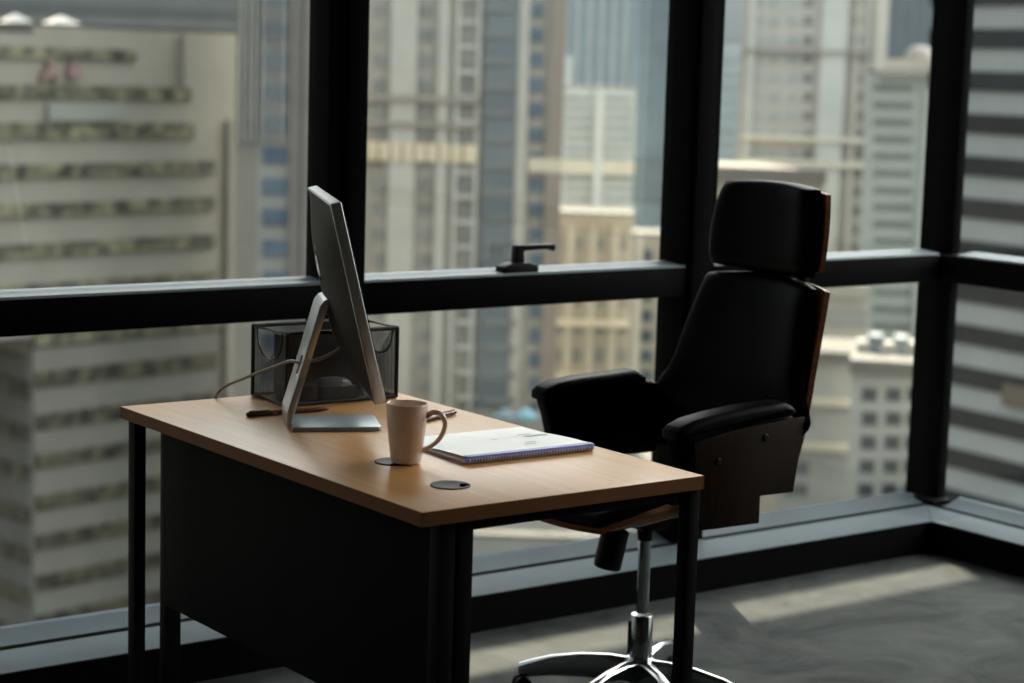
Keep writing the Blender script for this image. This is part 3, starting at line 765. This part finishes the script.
# 9 slate tower and white building on the right
f = Facade('office_tower', 'dark slate glass tower beyond the white building near the corner post', 905, 380, 138)
f.mass(880, 990, -200, (92, 104, 114), 9)
f.part('light_edge', [(866, 881, -200, 300)], (150, 166, 174), .8)
for k in range(8): f.part('glass_strip', [(886+k*12, 889+k*12, -200, 300)], (102, 114, 122), .5)
f = Facade('apartment_building', 'white building with stepped cornice and rooftop dome near the corner post', 900, 225, 138)
f.mass(868, 985, 74, (152, 160, 152), 9)
f.part('cornice', [(884, 985, 60, 74)], (176, 168, 148), 1.2, 20); f.part('cornice', [(878, 985, 70, 76)], (150, 146, 132), 1.6, 20)
for y in range(88, 520, 17): f.part('window_band', [(874, 912, y-3, y+3)], (104, 112, 110), .25); f.part('window_band', [(928, 960, y-3, y+3)], (112, 118, 116), .25)
f.part('pilaster', [(914, 926, 76, 520)], (164, 171, 163), .8)
uq, zq = f.uv(920, 62); c = f.P+f.u*uq+f.w*8
MB().lathe([(0, 2.0), (.8, 1.9), (1.5, 1.4), (1.9, .6), (2.0, 0), (2.0, -.6), (0, -.6)], 24, Matrix.Translation(c.xy.to_3d()+Vector((0, 0, zq)))).build('dome', fm((150, 140, 130)), f.root, world=True)
# 10 lower blocks seen beside the chair through the right-hand lower pane
f = Facade('apartment_building', 'white block with two columns of dark windows in the right lower pane', 880, 176, 137)
f.mass(852, 938, 372, (158, 159, 152), 9)
for x in (862, 886, 907):
    for y in range(388, 620, 24): f.part('window', [(x, x+15, y, y+13)], (66, 70, 71), .15)
f.part('parapet', [(850, 938, 360, 374)], (92, 90, 82), 1.0, 9)
rc = random.Random(3)
for k, (x0, x1, y0, y1, col) in enumerate([(856, 866, 348, 362, (140, 138, 128)), (868, 882, 342, 360, (104, 114, 122)), (884, 893, 350, 362, (142, 140, 130)), (895, 908, 344, 361, (120, 128, 130)), (910, 926, 350, 363, (138, 134, 122))]):
    f.part('roof_unit', [(x0, x1, y0, y1)], col, -4, 7)
f = Facade('low_building', 'pale walled block with warm ledges directly right of the chair back', 830, 190, 137)
f.mass(784, 856, 352, (152, 151, 142), 9)
f.part('ledge', [(784, 856, 398, 404)], (196, 184, 154), 1.0); f.part('ledge', [(784, 856, 443, 449)], (196, 184, 154), 1.0)  # sun on these ledges is part of their colour
f.part('parapet', [(784, 856, 350, 360)], (92, 90, 82), 1.0, 9)
for x in (788, 800):
    for y in (372, 414, 462, 484): f.part('window', [(x, x+11, y, y+12)], (104, 106, 104), .2)
f = Facade('low_building', 'beige block with grey roof storey right of the chair headrest', 845, 208, 137)
f.mass(780, 868, 296, (164, 158, 142), 9); f.part('roof_storey', [(780, 868, 282, 296)], (150, 146, 132), .8, 6)
f.part('window_band', [(784, 866, 308, 324)], (136, 136, 128), .3)
# 11 striped block outside the right-hand wall
f = Facade('office_building', 'banded office block with dark ribbon windows outside the right hand window', 960, 165, 3)
f.mass(940, 1300, -160, (166, 171, 168), 9)
for k in range(-3, 13): f.part('window_band', [(930, 1290, 30+k*45.6-1, 30+k*45.6+20)], ribbon2, .25)
f.part('warm_bay', [(1006, 1040, 386, 408)], (112, 102, 84), .5)
# added sun blocker out of view: two long blades, slit shapes the floor patch
MS = .9; IY = lambda i: (60-i)*MS
ss = thing('trim_9', None, None, (30, 60, GZ)); tag(ss, kind='structure')
MB().box(-72, 72, 0, .05, IY(1.9)-GZ, IY(1.356)-GZ).build('lower_blade', fm((140, 140, 134)), ss)
MB().box(-72, 1.9, 0, .05, IY(1.356)-GZ, IY(1.15)-GZ).build('slit_end', fm((140, 140, 134)), ss)
MB().box(3.98, 72, 0, .05, IY(1.356)-GZ, IY(1.15)-GZ).build('slit_end', fm((140, 140, 134)), ss)
MB().box(-72, 72, 0, .05, IY(1.15)-GZ, IY(-1.4)-GZ).build('upper_blade', fm((140, 140, 134)), ss)
for x in (-72, 72): MB().box(x-.3, x+.3, .05, .6, 0, IY(-1.4)-GZ).build('post', fm((110, 110, 106)), ss)

# ------------------------------------------------------------------ light
wd = bpy.data.worlds.new('sky'); bpy.context.scene.world = wd; wd.use_nodes = True
nt = wd.node_tree; bg = nt.nodes['Background']
def nd(t, **k):
    n = nt.nodes.new(t)
    for a, v in k.items(): setattr(n, a, v)
    return n
def math_(op, a, b=None, clamp=False):
    n = nd('ShaderNodeMath', operation=op, use_clamp=clamp)
    for i, v in ((0, a), (1, b)):
        if v is None: continue
        if isinstance(v, (int, float)): n.inputs[i].default_value = v
        else: nt.links.new(v, n.inputs[i])
    return n.outputs[0]
tc = nd('ShaderNodeTexCoord'); sx_ = nd('ShaderNodeSeparateXYZ')
nt.links.new(tc.outputs['Generated'], sx_.inputs[0]); zc = sx_.outputs[2]
rp = nd('ShaderNodeValToRGB'); e = rp.color_ramp.elements
e[0].position = 0.0; e[0].color = (.30, .31, .30, 1)
e[1].position = 1.0; e[1].color = (.80, .92, 1.05, 1)
for pos, col in ((.49, (.34, .35, .33, 1)), (.51, (.40, .45, .46, 1)), (.56, (.66, .69, .69, 1)), (.64, (.97, 1.01, 1.0, 1)), (.75, (.98, 1.04, 1.07, 1))):
    q = e.new(pos); q.color = col
nt.links.new(math_('MULTIPLY_ADD', zc, .5), rp.inputs[0]); rp.inputs[0].links[0].from_node.inputs[2].default_value = .5
# bright glow added to the right-hand sky, away from the sun, lights the desk
SD = Vector((1.0, .22, .62)).normalized()
dt = nd('ShaderNodeVectorMath', operation='DOT_PRODUCT'); nt.links.new(tc.outputs['Generated'], dt.inputs[0]); dt.inputs[1].default_value = SD
g = math_('POWER', math_('MAXIMUM', dt.outputs['Value'], 0.0), 3.0)
el = nd('ShaderNodeMapRange', interpolation_type='SMOOTHSTEP'); nt.links.new(zc, el.inputs[0]); el.inputs[1].default_value = .10; el.inputs[2].default_value = .42
gl = math_('MULTIPLY', math_('MULTIPLY', g, el.outputs[0]), 15.0)
sc1 = nd('ShaderNodeVectorMath', operation='SCALE'); nt.links.new(rp.outputs[0], sc1.inputs[0]); 
side = nd('ShaderNodeMapRange', interpolation_type='SMOOTHSTEP'); nt.links.new(sx_.outputs[1], side.inputs[0])   # hazier, dimmer sky over the towers ahead
for i_, v_ in ((1, -.35), (2, .15), (3, 2.1), (4, .85)): side.inputs[i_].default_value = v_
nt.links.new(side.outputs[0], sc1.inputs['Scale'])
sc2 = nd('ShaderNodeVectorMath', operation='SCALE'); sc2.inputs[0].default_value = (1.0, .985, .94); nt.links.new(gl, sc2.inputs['Scale'])
ad = nd('ShaderNodeVectorMath', operation='ADD'); nt.links.new(sc1.outputs[0], ad.inputs[0]); nt.links.new(sc2.outputs[0], ad.inputs[1])
nt.links.new(ad.outputs[0], bg.inputs[0]); bg.inputs[1].default_value = 1.0
sl = bpy.data.lights.new('sun', 'SUN'); sl.energy = 24.0; sl.angle = R(0.03); sl.color = (1.0, .88, .69)
so = bpy.data.objects.new('sun', sl); C.objects.link(so)
so.rotation_euler = Vector((-.53, -1.0, -MS)).to_track_quat('-Z', 'Y').to_euler()

# fill light added out of view at upper left to lift mug and desk
al = bpy.data.lights.new('fill_light', 'AREA'); al.energy = 11; al.size = 1.2; al.color = (1.0, .90, .78)
ao = bpy.data.objects.new('fill_light', al); C.objects.link(ao); ao.location = (-2.9, -.4, 2.78)
# ------------------------------------------------------------------ camera
cd = bpy.data.cameras.new('camera'); cam = bpy.data.objects.new('camera', cd); C.objects.link(cam)
cam.matrix_world = Matrix(((RT.x, UP.x, -FW.x, CAM.x), (RT.y, UP.y, -FW.y, CAM.y), (RT.z, UP.z, -FW.z, CAM.z), (0, 0, 0, 1)))
cd.sensor_width = 36; cd.lens = FPX*36/1024; cd.clip_start = .05; cd.clip_end = 4000
cd.dof.use_dof = True; cd.dof.focus_distance = 3.75; cd.dof.aperture_fstop = 3.6; cd.dof.aperture_blades = 9
sc = bpy.context.scene; sc.camera = cam
sc.view_settings.view_transform = 'Standard'; sc.view_settings.look = 'None'
sc.view_settings.exposure = 0.0
sc.cycles.use_denoising = True
sc.cycles.max_bounces = 10; sc.cycles.transparent_max_bounces = 24
sc.cycles.sample_clamp_indirect = 4.0
